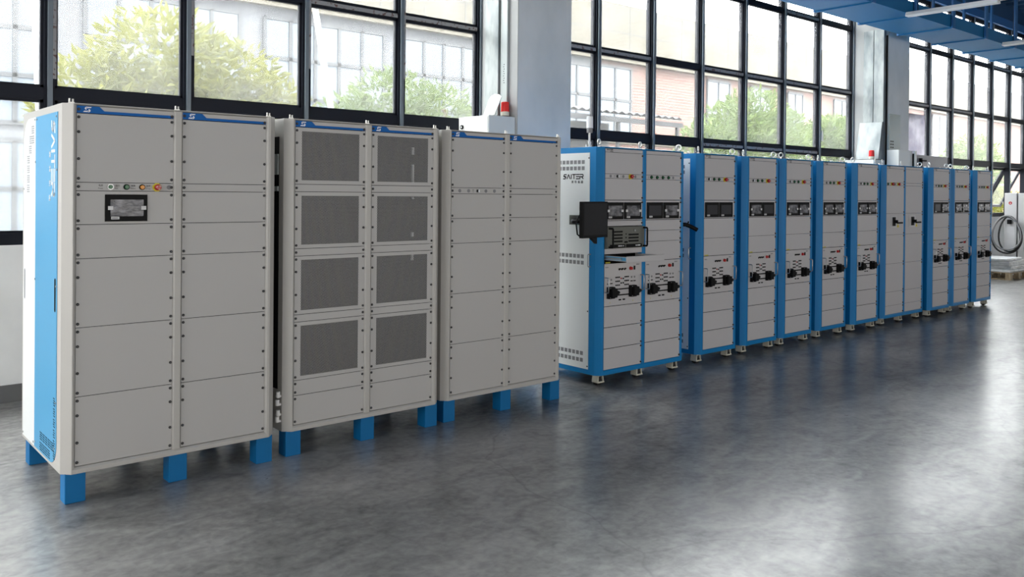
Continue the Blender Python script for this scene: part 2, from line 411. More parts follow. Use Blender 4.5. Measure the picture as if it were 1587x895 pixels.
# window catch handles
hd = MB('white_plastic'); hd.box(12.955, 12.975, YW-.075, YW-.05, 2.50, 2.68); hd.box(12.955, 12.975, YW-.06, YW-.03, 2.6, 2.66)
tag(hd.build('window_handle', None, .003), 'white window catch handle on the mullion left of the second column', 'handle')

# ------------------------------------------------------------------ grey power cabinets
GZ = [1.988, 1.636, 1.593, 1.420, 1.246, .894, .542, .188]
ZT, ZB, DP = 2.037, .153, .93
scr_me = None
def screw_mesh():
    global scr_me
    if scr_me is None:
        s = MB('screw'); s.cyl((0, 0, 0), (0, -.0035, 0), .0075, None, 10); s.cyl((0, -.0035, 0), (0, -.0055, 0), .0075, None, 10, .004)
        s.cyl((0, -.0056, 0), (0, -.006, 0), .0018, 'plug', 6)
        o = s.build('screw', None, 0, True); scr_me = o.data; bpy.data.objects.remove(o)
    return scr_me
def screws(parent, x0, x1, z0, z1, y):
    h = z1-z0; zs = [z0+h/2] if h < .06 else ([z0+.02, z1-.02] if h < .25 else [z0+.02, z0+.12, z1-.095, z1-.02] if h < .4 else [z0+.03, z1-.03])
    for z in zs:
        for x in (x0+.010, x1-.010): link(screw_mesh(), 'screw', parent, 0, (x, y, z))
def rpoly(a0, a1, b0, b1, r, corners):
    """rectangle with some rounded corners; corners subset of 'bl','br','tr','tl' in (a,b)"""
    P = []
    for nm, ca, cb, t0 in (('bl', a0, b0, 180), ('br', a1, b0, 270), ('tr', a1, b1, 0), ('tl', a0, b1, 90)):
        if nm in corners:
            oa = ca+r if ca == a0 else ca-r; ob = cb+r if cb == b0 else cb-r
            for k in range(9):
                t = R_(t0+k*90/8); P.append((oa+r*math.cos(t), ob+r*math.sin(t)))
        else: P.append((ca, cb))
    return P
def swoosh(mb, x, z, s, y, m):
    """two interlocking hooks with flat bars"""
    f = lambda u, v, d: (x+u*s+.0*v, y-.0004-d, z+v*s)
    def poly(pts): mb.prism([(x+(u+.25*(v-.5))*s, z+v*s) for u, v in pts], y-.0016, y-.0004, 'y', m)
    poly([(.50, 1.02), (.26, .98), (.10, .85), (.08, .66), (.22, .48), (.46, .40), (.38, .58), (.35, .76), (.38, .90)])
    poly([(.48, .97), (1.12, .97), (1.04, .76), (.60, .76), (.46, .62), (.44, .80)])
    poly([(.74, -.02), (.98, .02), (1.12, .18), (1.10, .38), (.94, .54), (.70, .60), (.80, .42), (.84, .26), (.82, .12)])
    poly([(-.02, .03), (.66, .03), (.76, .2), (.76, .38), (.60, .27), (.10, .26)])
def shell(parent, W, z0, z1, c, xs, post, mf, top_z, bot_z, recess=.012, sb=.0):
    """cabinet carcass: xs=(panel x0,x1 of each bay)"""
    g = MB(mf, 'seam'); xl = xs[0][0]; xr = xs[-1][1]; r = recess
    g.prism([(0, c), (c, 0), (xl-.012, 0), (xl, r), (xl, .05), (.02, .05), (.02, DPc), (0, DPc)], z0, z1, 'z')
    g.prism([(W, c), (W-c, 0), (xr+.012, 0), (xr, r), (xr, .05), (W-.02, .05), (W-.02, DPc), (W, DPc)], z0, z1, 'z')
    for (a, b_) in zip(xs[:-1], xs[1:]):
        g.prism([(a[1], r), (a[1]+.008, 0), (b_[0]-.008, 0), (b_[0], r), (b_[0], .05), (a[1], .05)], bot_z-.001, top_z+.001, 'z')
    # rails with a bevel towards the panels
    g.prism([(0, z0), (0, bot_z-.012), (r, bot_z), (.05, bot_z), (.05, z0+.02), (DPc, z0+.02), (DPc, z0)], xl-.012, xr+.012, 'x')
    g.prism([(0, z1), (0, top_z+.006), (r, top_z), (.05, top_z), (.05, z1-.02), (DPc, z1-.02), (DPc, z1)], xl-.012, xr+.012, 'x')
    g.box(.02, W-.02, DPc-.02, DPc, z0+.02, z1-.02)
    g.build('frame', parent, .0015)
    q = MB('seam'); q.box(.03, W-.03, .10, .11, z0+.03, z1-.03); q.build('dark_backing', parent)  # black sheet standing in for the unlit inside behind gaps and vents
BLUEBAR = None
def header(parent, x0, x1):
    """thin name strip: blue vinyl with a tab and the white mark"""
    y = .010; h0, h1 = 1.990, 2.026
    p = MB('panel'); p.box(x0, x1, y, y+.006, h0, h1); hp = p.build('header_panel', parent)
    v = MB('logo_blue'); hh = h1-h0
    v.prism([(x0+.001, h0), (x1-.001, h0), (x1-.001, h0+.4*hh), (x0+.132, h0+.4*hh), (x0+.108, h1), (x0+.001, h1)], y-.0008, y, 'y')
    v.build('blue_band', hp)
    s = MB('white'); swoosh(s, x0+.034, h0+.004, .029, y-.0008, 'white'); s.build('logo_mark', hp)
    for x in (x0+.01, x1-.01): link(screw_mesh(), 'screw', hp, 0, (x, y-.0008, h0+(.5 if x < x0+.1 else .25)*hh))
def blank(parent, x0, x1, z0, z1, name='blank_panel', y=.010, m='panel', sc_=True):
    p = MB(m); p.box(x0+.001, x1-.001, y, y+.003, z0+.0015, z1-.0015); o = p.build(name, parent)
    if sc_: screws(o, x0, x1, z0, z1, y)
    return o
def button(parent, x, y, z, kind, r=.013):
    """panel-mounted controls"""
    q = MB('black')
    if kind == 'plug':
        q.cyl((x, y, z), (x, y-.002, z), r*1.0, 'plug', 20); o = q.build('blanking_plug', parent, 0, True)
    elif kind == 'estop':
        k = r*1.9
        q.prism([(x+k*1.0*math.cos(t)*(1 if i % 2 else .93), z+k*math.sin(t)*(1 if i % 2 else .93)) for i, t in enumerate([2*math.pi*j/16 for j in range(16)])], y-.006, y, 'y', 'yellow')
        q.cyl((x, y-.006, z), (x, y-.016, z), r*.8, 'black', 16)
        q.cyl((x, y-.016, z), (x, y-.030, z), r*1.35, 'red', 20, r*1.25); q.cyl((x, y-.030, z), (x, y-.034, z), r*1.25, 'red', 20, r*.9)
        for j in range(3):
            pts = [(x+r*.85*math.cos(t), y-.0345, z+r*.85*math.sin(t)) for t in [2.094*j+.3+.15*i for i in range(7)]]
            q.tube(pts, .0012, 'white', 5)
        o = q.build('emergency_stop', parent, 0, True)
    elif kind == 'key':
        q.cyl((x, y, z), (x, y-.006, z), r*1.15, 'chrome', 20); q.cyl((x, y-.006, z), (x, y-.012, z), r*.95, 'black', 20)
        q.box(x-.003, x+.003, y-.022, y-.012, z-r*.8, z+r*.8, 'white'); o = q.build('selector_switch', parent, 0, True)
    else:
        q.cyl((x, y, z), (x, y-.006, z), r*1.2, 'chrome' if kind == 'green_lit' else 'black', 20)
        q.cyl((x, y-.006, z), (x, y-.014, z), r*.9, 'amber' if kind == 'amber' else 'green', 20, r*.8)
        o = q.build('push_button', parent, 0, True)
    return o
def touch(parent, x0, x1, z0, z1, wrapped=True, y=.010):
    q = MB('black'); q.box(x0, x1, y-.006, y, z0, z1); o = q.build('touch_screen', parent, .002)
    wx, wz = (x1-x0), (z1-z0); a0, a1 = x0+wx*.13, x1-wx*.11; c0, c1 = z0+wz*.19, z1-wz*.19
    s = MB('film_dark'); s.box(a0, a1, y-.0068, y-.006, c0, c1); s.build('display', o)
    if wrapped:
        s = MB('film'); n = 8; vs = []; rnd = random.Random(int(x0*1000)+int(z0*100))
        for i in range(n+1):
            for j in range(n+1):
                vs.append((a0-.002+(a1-a0+.004)*i/n, y-.0075-rnd.random()*.0035, c0+(c1-c0)*j/n))
        s.add(vs, [(i*(n+1)+j, (i+1)*(n+1)+j, (i+1)*(n+1)+j+1, i*(n+1)+j+1) for i in range(n) for j in range(n)])
        s.build('protective_film', o, 0, True)
        s = MB('sticker'); zc = (z0+z1)/2
        s.box(a0-wx*.07, a0+wx*.05, y-.0122, y-.0117, zc-wz*.07, zc+wz*.07); s.box(a1-wx*.05, a1+wx*.07, y-.0122, y-.0117, zc-wz*.07, zc+wz*.07)
        s.build('tape_tab', o)
    s = MB('sticker', 'black'); s.box(a0+.002, a0+wx*.20, y-.0076, y-.0068, z0+wz*.08, z0+wz*.18); s.box(a0+.006, a0+wx*.17, y-.0078, y-.0076, z0+wz*.12, z0+wz*.14, 'black')
    s.build('label', o)
    return o
def vent(parent, x0, x1, z0, z1):
    p = MB('panel'); y = .010; m_ = .043; mz = .024
    p.box(x0+.001, x0+m_, y, y+.003, z0+.0015, z1-.0015); p.box(x1-m_, x1-.001, y, y+.003, z0+.0015, z1-.0015)
    p.box(x0+m_, x1-m_, y, y+.003, z0+.0015, z0+mz); p.box(x0+m_, x1-m_, y, y+.003, z1-mz, z1-.0015)
    o = p.build('vent_panel', parent)
    q = MB('perf'); q.box(x0+m_, x1-m_, y+.0005, y+.002, z0+mz, z1-mz); q.build('perforated_sheet', o)
    screws(o, x0, x1, z0, z1, y)
def legs(parent, W, D, xs, ys, h):
    for y in ys:
        for x in xs:
            g = MB('leg_blue'); g.box(x, x+.098, y, y+.094, 0, h+.004); g.build('leg', parent, .003)
def power_cabinet(x0, y0, label, kind):
    global DPc
    DPc = DP
    W = 1.145; t = thing('power_cabinet', (x0, y0, 0), label, 'cabinet', None)
    xs = [(.060, .544), (.592, 1.076)]
    shell(t, W, ZB, ZT, .043, xs, .048, 'grey_paint', 2.028, .186)
    legs(t, W, DP, (.018, .535, 1.035), (.022, DP-.105), ZB)
    for x in (.040, .568, 1.098):
        g = MB('zinc'); g.box(x-.013, x+.013, .022, .034, ZT, ZT+.006); g.cyl((x-.008, .028, ZT), (x-.008, .028, ZT+.024), .0045, None, 8); g.cyl((x+.007, .028, ZT), (x+.007, .028, ZT+.022), .0045, None, 8)
        g.build('lifting_bracket', t)
    for (a, b_) in xs: header(t, a, b_)
    for bi, (a, b_) in enumerate(xs):
        if kind == 'vents':
            for z0, z1, k in ((1.643, 1.988, 'v'), (1.598, 1.643, 'p'), (1.253, 1.598, 'v'), (1.208, 1.253, 'p'), (.854, 1.208, 'v'), (.809, .854, 'p'), (.456, .809, 'v'), (.365, .456, 'p'), (.188, .365, 'p')):
                (vent if k == 'v' else blank)(t, a, b_, z0, z1)
            continue
        for i, (z1, z0) in enumerate(zip(GZ[:-1], GZ[1:])):
            ctl = (i == 1 and bi == 0)
            o = blank(t, a, b_, z0, z1, 'control_panel' if ctl else 'blank_panel')
            zc = (z0+z1)/2
            if ctl and kind == 'screen':
                for x, k in ((.223, 'green_lit'), (.302, 'green'), (.381, 'amber'), (.457, 'estop'), (.522, 'plug')):
                    button(o, x, .010, zc, k, .0125)
                lt = MB('black')
                for x, c1, c2 in ((.165, '电源', 'Power'), (.247, '运行', 'Run'), (.325, '故障', 'Failure'), (.402, '急停', 'E-stop')):
                    f1 = lambda u, v, d, x=x: (x+u, .0098-(d+.0007)*.3, zc+.003+v); f2 = lambda u, v, d, x=x: (x-.002+u, .0098-(d+.0007)*.3, zc-.011+v)
                    text_into(lt, c1, .011, f1, 'black'); text_into(lt, c2, .0095, f2, 'black')
                lt.build('lettering', o)
            elif ctl:
                for x, k in ((.133, 'plug'), (.212, 'plug'), (.294, 'key'), (.369, 'plug'), (.448, 'plug')): button(o, x, .010, zc, k, .0125)
                lt = MB('black')
                text_into(lt, '电源', .009, lambda u, v, d: (.244+u, .0098-(d+.0007)*.3, zc+.002+v), 'black'); text_into(lt, 'Power', .007, lambda u, v, d: (.244+u, .0098-(d+.0007)*.3, zc-.009+v), 'black')
                lt.build('lettering', o)
    if kind == 'screen':
        touch(t, .196, .408, 1.434, 1.575)
        # side face: blue panel and white panel
        p = MB('side_blue'); p.prism(rpoly(.115, .60, .172, 1.998, .12, ('bl',)), -.003, 0, 'x'); o = p.build('blue_side_panel', t)
        tx = MB('white')
        # reads from top to bottom, letter tops towards the front
        f = lambda u, v, d: (-.0032-d, .235-v, 1.955-u)
        saiter(tx, f, .068, .40, .015, 'white')
        for k, ch in enumerate('赛特新能'):
            text_into(tx, ch, .036, (lambda u, v, d, k=k: (-.0035-(d+.0007), .281-v+.0, 1.80-k*.076-u)), 'white')
        tx.build('lettering', o)
        vt = MB('seam')
        def brick(yc, zc, n=3):
            for r_ in range(4):
                for c_ in range(n):
                    vt.box(-.0036, -.0030, yc-.026+c_*.018+(r_ % 2)*.006, yc-.026+c_*.018+.010+(r_ % 2)*.006, zc-.022+r_*.012, zc-.015+r_*.012)
        for k in range(6): brick(.165, .50-k*.055, 2)
        for k in range(5): brick(.20+k*.060, .262, 3); brick(.21+k*.058, .205, 3) if k > 0 else None
        vt.build('vent_slots', o)
        q = MB('seam'); q.prism(rpoly(.135, .165, .965, 1.14, .014, ('bl', 'br', 'tr', 'tl')), -.0034, -.003, 'x'); q.build('recessed_handle', o)
        p = MB('white_side'); p.prism(rpoly(.602, .895, .172, 1.998, .14, ('tr',)), -.003, 0, 'x'); o = p.build('white_side_panel', t)
        vt = MB('plug')
        def brick2(yc, zc, n):
            for r_ in range(4):
                for c_ in range(n): vt.box(-.0036, -.0030, yc+c_*.017+(r_ % 2)*.004, yc+c_*.017+.009+(r_ % 2)*.004, zc-.02+r_*.012, zc-.012+r_*.012)
        for yc, zc, n in ((.64, 1.93, 4), (.64, 1.875, 7), (.70, 1.82, 4), (.745, 1.765, 4), (.745, 1.71, 4), (.745, 1.655, 4), (.75, 1.60, 4)): brick2(yc, zc, n)
        vt.build('vent_slots', o)
        q = MB('plug'); q.prism(rpoly(.845, .872, .965, 1.14, .013, ('bl', 'br', 'tr', 'tl')), -.0034, -.003, 'x'); q.build('recessed_handle', o)
        for (yy, zz) in ((.14, 1.975), (.57, 1.985), (.58, .20), (.15, .26), (.125, .5), (.125, 1.1), (.125, 1.7), (.6, 1.1), (.6, 1.75), (.88, .19), (.62, .19), (.88, 1.6), (.62, 1.985)):
            s = MB('chrome'); s.cyl((-.003, yy, zz), (-.006, yy, zz), .006, None, 8); s.build('side_screw', t)
        # light paint on the whole side cheek
    if kind == 'vents':
        q = MB('seam', 'zinc'); q.box(-.003, 0, .10, .80, .40, 1.93)
        for zz, hgt in ((1.80, .025), (1.70, .10), (1.60, .03)): q.box(-.010, -.003, .10, .80, zz, zz+hgt, 'tray')
        for k, zz in enumerate((.36, .31, .25, .21)):
            q.cyl((-.02, .05+.01*(k % 2), zz), (-.02, .05+.01*(k % 2), zz+.035), .012, 'white_plastic', 10); q.box(-.028, 0, .05, .07, zz, zz+.012, 'white_plastic')
        q.build('open_side_wiring', t)
        for z0, z1 in ((1.855, 1.905), (1.66, 1.79), (1.555, 1.572), (1.30, 1.33), (1.14, 1.20)):
            q = MB('white'); q.box(.955, .972, .085, .095, z0, z1); q.build('busbar_glint', t)  # bright glints on an inner busbar, painted as white strips
    return t
power_cabinet(1.082, 4.693, 'leftmost grey cabinet with single touch screen and sky-blue lettered side, on blue legs', 'screen')
power_cabinet(2.292, 4.710, 'grey cabinet with eight dark perforated vent panels, standing on blue legs', 'vents')
power_cabinet(3.477, 4.729, 'grey cabinet of blank panels with a row of grey round plugs, on blue legs', 'plugs')

# ------------------------------------------------------------------ blue castor cabinets
def caster(parent, x, y, rot=0):
    g = MB('cream', 'rubber', 'chrome')
    g.box(x-.034, x+.034, y-.034, y+.034, .086, .093, 'chrome')
    g.prism([(x-.036, .022), (x-.040, .030), (x-.030, .084), (x-.024, .084), (x-.027, .038), (x-.027, .022)], y-.040, y+.03, 'y')
    g.prism([(x+.036, .022), (x+.036, .032), (x+.030, .084), (x+.024, .084), (x+.027, .038), (x+.027, .022)], y-.040, y+.03, 'y')
    g.box(x-.036, x+.036, y-.046, y-.034, .024, .036); g.box(x-.030, x+.030, y-.036, y+.03, .078, .086)
    g.cyl((x-.023, y, .034), (x+.023, y, .034), .034, 'rubber', 20)
    g.box(x-.024, x+.024, y-.026, y+.02, .034, .078, 'rubber')
    g.build('castor', parent, .002)
def eyebolt(parent, x, y, rot, zt):
    g = MB('zinc'); g.cyl((x, y, zt), (x, y, zt+.012), .012, None, 12); g.ring((x, y, zt+.037), .024, .0065, rot=rot); g.build('eyebolt', parent, 0, True)
def uhandle(parent, x, y, z0, z1, out, ax, m='chrome', r=.0048, name='handle'):
    if ax == 'x': pts = [(x, y, z0), (x-out, y, z0), (x-out-.004, y, z0+.008), (x-out-.004, y, z1-.008), (x-out, y, z1), (x, y, z1)]
    else: pts = [(x, y, z0), (x, y-out, z0), (x, y-out-.004, z0+.008), (x, y-out-.004, z1-.008), (x, y-out, z1), (x, y, z1)]
    g = MB(m); g.tube(pts, r); g.build(name, parent, 0, True)
def test_panel(parent, a, b_, z0, z1, y, rich=True):
    """printed test panel with sockets, switches and two big connectors"""
    o = blank(parent, a, b_, z0, z1, 'test_panel', y, 'panel2', False); dx = a-.08; Z = lambda v: v+(z1-1.02)
    k = MB('black')
    for u in (.262, .296, .330): k.cyl((u+dx, y, Z(.968)), (u+dx, y-.016, Z(.972)), .0065, 'black', 8); k.cyl((u+dx, y, Z(.966)), (u+dx, y-.003, Z(.966)), .009, 'black', 12)
    k.build('toggle_switch', o)
    k = MB('red'); k.cyl((.405+dx, y, Z(.969)), (.405+dx, y-.018, Z(.969)), .016, None, 16, .013); k.build('red_button', o, 0, True)
    k = MB('black'); k.box(.447+dx, .462+dx, y-.006, y, Z(.955), Z(.988)); k.build('rocker_switch', o)
    k = MB('black', 'red')
    for i in range(3):
        for j in range(3):
            if rich or True:
                k.cyl((.222+i*.020+dx, y, Z(.900)-j*.033), (.222+i*.020+dx, y-.006, Z(.900)-j*.033), .0062, 'black', 8)
                k.cyl((.335+i*.020+dx, y, Z(.900)-j*.033), (.335+i*.020+dx, y-.006, Z(.900)-j*.033), .0062, 'black', 8)
    for u, v, c in ((.286, .889, 'red'), (.312, .887, 'black'), (.286, .850, 'black'), (.312, .850, 'black')):
        k.cyl((u+dx, y, Z(v)), (u+dx, y-.006, Z(v)), .0066, c, 10)
    for j in range(2):
        for i in range(9): k.cyl((.222+i*.0195+dx, y, Z(.800)-j*.050), (.222+i*.0195+dx, y-.007, Z(.800)-j*.050), .0062, 'black', 8)
    if rich:
        for u, v in ((.130, .880), (.165, .883), (.420, .893), (.458, .893)): k.cyl((u+dx, y, Z(v)), (u+dx, y-.003, Z(v)), .009, 'plug', 10)
        for u, v in ((.128, .850), (.166, .852), (.420, .860), (.458, .860)): k.box(u-.013+dx, u+.013+dx, y-.004, y, Z(v)-.004, Z(v)+.004, 'black')
    k.build('socket_grid', o)
    for u in (.272, .322):
        k = MB('black'); k.prism(rpoly(u-.015+dx, u+.015+dx, Z(.704), Z(.715), .005, ('bl', 'br', 'tr', 'tl')), y-.005, y, 'y'); k.build('data_port', o)
    for u in (.110, .385):
        k = MB('black', 'chrome'); ue = u+.082
        k.prism([(u+dx, Z(.728)), (ue-.012+dx, Z(.728)), (ue+dx, Z(.742)), (ue+dx, Z(.812)), (ue-.012+dx, Z(.826)), (u+dx, Z(.826))], y-.030, y, 'y')
        k.prism([(u+.012+dx, Z(.740)), (ue-.012+dx, Z(.740)), (ue-.012+dx, Z(.815)), (u+.012+dx, Z(.815))], y-.060, y-.030, 'y')
        k.cyl((ue-.01+dx, y-.036, Z(.777)), (ue+.03+dx, y-.040, Z(.777)), .026, 'black', 12, .012)
        for v in (.738, .816): k.cyl((u+.014+dx, y-.030, Z(v)), (u+.014+dx, y-.033, Z(v)), .004, 'chrome', 8)
        k.build('power_connector', o, .002)
    if rich:
        k = MB('stain')
        for u in (.150, .440): k.prism([(u-.006+dx, Z(.688)), (u+.006+dx, Z(.688)), (u+dx, Z(.700))], y-.0008, y, 'y')
        k.build('warning_mark', o)
    k = MB('black'); text_into(k, 'SAITER', .012, lambda u, v, d: (a+.012+u, y-.0002-(d+.0007)*.3, Z(.985)+v), 'black'); text_into(k, '测试接口', .010, lambda u, v, d: (a+.40+u, y-.0002-(d+.0007)*.3, Z(.995)+v), 'black'); k.build('lettering', o)
    uhandle(o, a+.012, y, Z(.780), Z(.905), .035, 'y'); uhandle(o, b_-.014, y, Z(.780), Z(.907), .035, 'y')
bolt_me = []
def bolt_mesh():
    if not bolt_me:
        k = MB('screw'); k.cyl((0, 0, 0), (0, -.010, 0), .0075, None, 8); o = k.build('screw'); bolt_me.append(o.data); bpy.data.objects.remove(o)
    return bolt_me[0]
def side_screws_right(o, x1, z0, z1, y):
    zs = [z0+.018, z1-.018] if z1-z0 > .06 else [(z0+z1)/2]
    for z in zs: link(bolt_mesh(), 'screw', o, 0, (x1-.006, y, z))
BZ = .093; BT = 1.993
def castor_cabinet(x0, y0, label, bays=1, ctrl=('key', 'green', 'green', 'estop', 'plug'), wraps=(True, True), kind='test', bolts=None, handle=True, rows=None, letter=True, rot_bolt=None):
    global DPc
    DPc = .80; W = .644 if bays == 1 else 1.147; D = DPc
    t = thing('test_cabinet', (x0, y0, 0), label, 'cabinet', None)
    xs = [(.080, .564)] if bays == 1 else [(.070, .540), (.590, 1.070)]
    shell(t, W, BZ, BT, .045, xs, .05, 'blue', BT-.010, .133, .006)
    # white side panel with rows of louvres
    p = MB('white_side'); p.box(-.003, 0, .112, D-.06, .135, 1.945); o = p.build('side_panel', t)
    v = MB('plug')
    for zz in (1.868, 1.816, 1.075, 1.022, .262, .205):
        for k in range(12):
            ya = .172+k*.046
            v.box(-.0038, -.0030, ya, ya+.034, zz-.016, zz+.016)
    v.build('louvres', o)
    if letter:
        k = MB('black'); f = lambda u, v_, d: (-.0033-d, .425-u, 1.728+v_)
        saiter(k, f, .036, .245, .0085, 'black')
        for i, ch in enumerate('赛特新能'): text_into(k, ch, .024, (lambda u, v_, d, i=i: (-.0036-(d+.0007), .325-i*.038-u, 1.692+v_)), 'black')
        k.build('lettering', o)
    for zz in (1.90, 1.3, .62, .16):
        k = MB('screw'); k.cyl((-.003, .120, zz), (-.007, .120, zz), .006, None, 8); k.build('side_screw', o)
    if handle: uhandle(t, 0, .095, .995, 1.098, .030, 'x')
    cx = [.075, W-.085] if bays == 1 else [.085, W/2, W-.085]
    for x in cx:
        for y in (.085, D-.09): caster(t, x, y)
    bolts = rot_bolt or (0.4, 2.2, 1.0, .2)
    for i, (x, y) in enumerate(((.045, .055), (W-.05, .055), (.06, D-.06), (W-.06, D-.06))): eyebolt(t, x, y, bolts[i], BT)
    if bays == 2: eyebolt(t, W/2-.01, .055, .3, BT); eyebolt(t, W/2+.02, D-.06, .8, BT)
    Y = .004
    for bi, (a, b_) in enumerate(xs):
        h = blank(t, a, b_, 1.950, BT-.012, 'header_panel', Y, 'panel2', False)
        if bi == 0 and letter is not None:
            k = MB('black'); saiter(k, lambda u, v_, d: (a+.018+u, Y-.0002-d*.4, 1.966+v_), .010, .075, .003, 'black')
            text_into(k, '赛特新能', .010, lambda u, v_, d: (a+.055+u, Y-.0002-(d+.0007)*.3, 1.953+v_), 'black'); k.build('lettering', h)
        if kind == 'breaker': zz = [1.950, 1.775, 1.740, 1.390, 1.125, .765, .413, .242, .135]
        else: zz = [1.950, 1.770, 1.732, 1.552]
        names = {}
        for i, (z1, z0) in enumerate(zip(zz[:-1], zz[1:])):
            o = blank(t, a, b_, z0, z1, 'control_panel' if i == 1 else 'blank_panel', Y, 'panel2', False); side_screws_right(o, b_, z0, z1, Y)
            if i == 1:
                zc = (z0+z1)/2; ct = ctrl if bi == 0 else ctrl_right
                pos = (.135, .218, .293, .382, .447) if bays == 2 and kind == 'test' else (.145, .227, .306, .399, .458)
                if kind == 'breaker': pos = (.100, .195, .270, .370)
                if bi == 1: pos = (.657-.51, .734-.51, .812-.51, .890-.51, .959-.51)
                for x, kk in zip(pos, ct): button(o, x+(a-.08 if bi == 1 else 0), Y, zc, kk, .0125)
                k = MB('black')
                for x, kk in zip(pos, ct):
                    if kk in ('green', 'key'):
                        xx = x+(a-.08 if bi == 1 else 0)
                        text_into(k, '运行', .008, lambda u, v_, d: (xx-.042+u, Y-.0002-(d+.0007)*.3, zc+.001+v_), 'black'); text_into(k, 'Run', .007, lambda u, v_, d: (xx-.042+u, Y-.0002-(d+.0007)*.3, zc-.009+v_), 'black')
                if k.v: k.build('lettering', o)
        if kind == 'breaker':
            pl = MB('station'); pl.box(a+.09, a+.27, Y-.008, Y, 1.215, 1.362); o = pl.build('breaker_plate', t, .002)
            k = MB('black'); k.box(a+.15, a+.21, Y-.020, Y-.008, 1.235, 1.345); k.box(a+.17, a+.19, Y-.06, Y-.02, 1.27, 1.31); k.box(a+.17, a+.30, Y-.07, Y-.055, 1.265, 1.285); k.build('breaker_handle', o)
            k = MB('yellow', 'black'); k.prism([(a+.285, 1.215), (a+.345, 1.215), (a+.315, 1.268)], Y-.001, Y, 'y'); k.prism([(a+.311, 1.225), (a+.319, 1.225), (a+.316, 1.250)], Y-.0015, Y-.001, 'y', 'black'); k.build('warning_triangle', t)
            continue
        sp = blank(t, a, b_, 1.380, 1.550, 'screen_panel', Y, 'panel2', False); side_screws_right(sp, b_, 1.380, 1.550, Y)
        wr = wraps if bi == 0 else (False, True)
        touch(t, a+.008, a+.226, 1.388, 1.532, wr[0], Y); touch(t, a+.234, a+.452, 1.388, 1.532, wr[1], Y)
        r = rows[bi] if rows else [1.378, 1.190, 1.022]
        for z1, z0 in zip(r[:-1], r[1:]):
            if z0 == 'skip' or z1 == 'skip': continue
            o = blank(t, a, b_, z0, z1, 'blank_panel', Y, 'panel2', False); side_screws_right(o, b_, z0, z1, Y)
        lb = MB('stain'); lb.box(a+.012, a+.07, Y-.001, Y, 1.024, 1.034); lb.build('yellow_label', t)
        test_panel(t, a, b_, .664, 1.020, Y, bays == 2)
        for z1, z0 in ((.662, .489), (.487, .312), (.310, .135)):
            o = blank(t, a, b_, z0, z1, 'blank_panel', Y, 'panel2', False); side_screws_right(o, b_, z0, z1, Y)
    return t
ctrl_right = ('green', 'green', 'green', 'green', 'plug')
D = castor_cabinet(5.113, 4.815, 'blue two-bay cabinet holding a rack computer and keyboard drawer, nearest on castors', 2,
                   ('plug', 'key', 'plug', 'estop', 'plug'), (True, True), rows=([1.378, 1.332], [1.378, 1.285, 1.190, 1.022]), rot_bolt=(.3, 1.9, 1.2, .2))
# rack computer set in the left bay
pc = thing('rack_computer', (5.113, 4.815, 0), 'olive grey rack computer with louvred front and side handles in the nearest blue cabinet', 'computer')
g = MB('ipc'); g.box(.072, .538, -.028, .095, 1.147, 1.328); g.build('case', pc, .003)
for xa in (.125, .330):
    for k in range(4 if xa < .2 else 3): g = MB('black'); g.box(xa, xa+.13, -.0288, -.028, 1.198+k*.027, 1.212+k*.027); g.build('louvre', pc)
g = MB('black', 'white'); g.box(.10, .288, -.030, -.028, 1.152, 1.180); g.box(.300, .50, -.030, -.028, 1.152, 1.180)
for xa, wd in ((.200, .006), (.209, .012), (.224, .010), (.240, .010), (.262, .008), (.42, .012), (.436, .007), (.447, .034)): g.box(xa, xa+wd, -.0304, -.030, 1.162, 1.171, 'white')
g.build('name_plate', pc)
g = MB('chrome'); g.cyl((.405, -.028, 1.293), (.405, -.036, 1.293), .009, None, 12); g.build('lock', pc)
g = MB('black'); g.box(.278, .318, -.031, -.028, 1.19, 1.205); g.cyl((.298, -.028, 1.235), (.298, -.031, 1.235), .006); g.cyl((.298, -.028, 1.265), (.298, -.031, 1.265), .005); g.build('power_switches', pc)
uhandle(pc, .090, -.028, 1.160, 1.315, .040, 'y', 'black', .008); uhandle(pc, .522, -.028, 1.160, 1.315, .040, 'y', 'black', .008)
# strip of panel below it and keyboard tray
o = blank(D, .070, .540, 1.098, 1.145, 'blank_panel', .004, 'panel2', False)
kt = thing('keyboard_tray', (5.113, 4.815, 0), 'open keyboard drawer pulled out below the rack computer, grey front and blue film inside', 'drawer')
g = MB('panel2'); g.box(.085, .525, -.235, .06, 1.052, 1.056); g.box(.085, .091, -.235, .06, 1.056, 1.090); g.box(.519, .525, -.235, .06, 1.056, 1.090)
g.build('tray', kt)
g = MB('panel2'); g.box(.070, .540, -.245, -.235, 1.046, 1.096); g.build('drawer_front', kt, .002)
g = MB('black'); g.box(.12, .48, -.21, -.06, 1.058, 1.074)
for r_ in range(5):
    for c_ in range(15): g.box(.126+c_*.0233, .145+c_*.0233, -.205+r_*.028, -.183+r_*.028, 1.074, 1.081)
g.build('keyboard', kt)
g = MB('side_blue'); g.box(.082, .084, -.22, .0, 1.058, 1.085); g.build('blue_film', kt)
for xa in (.075, .527): g = MB('chrome'); g.box(xa, xa+.008, -.18, .06, 1.063, 1.078); g.build('slide_rail', kt)
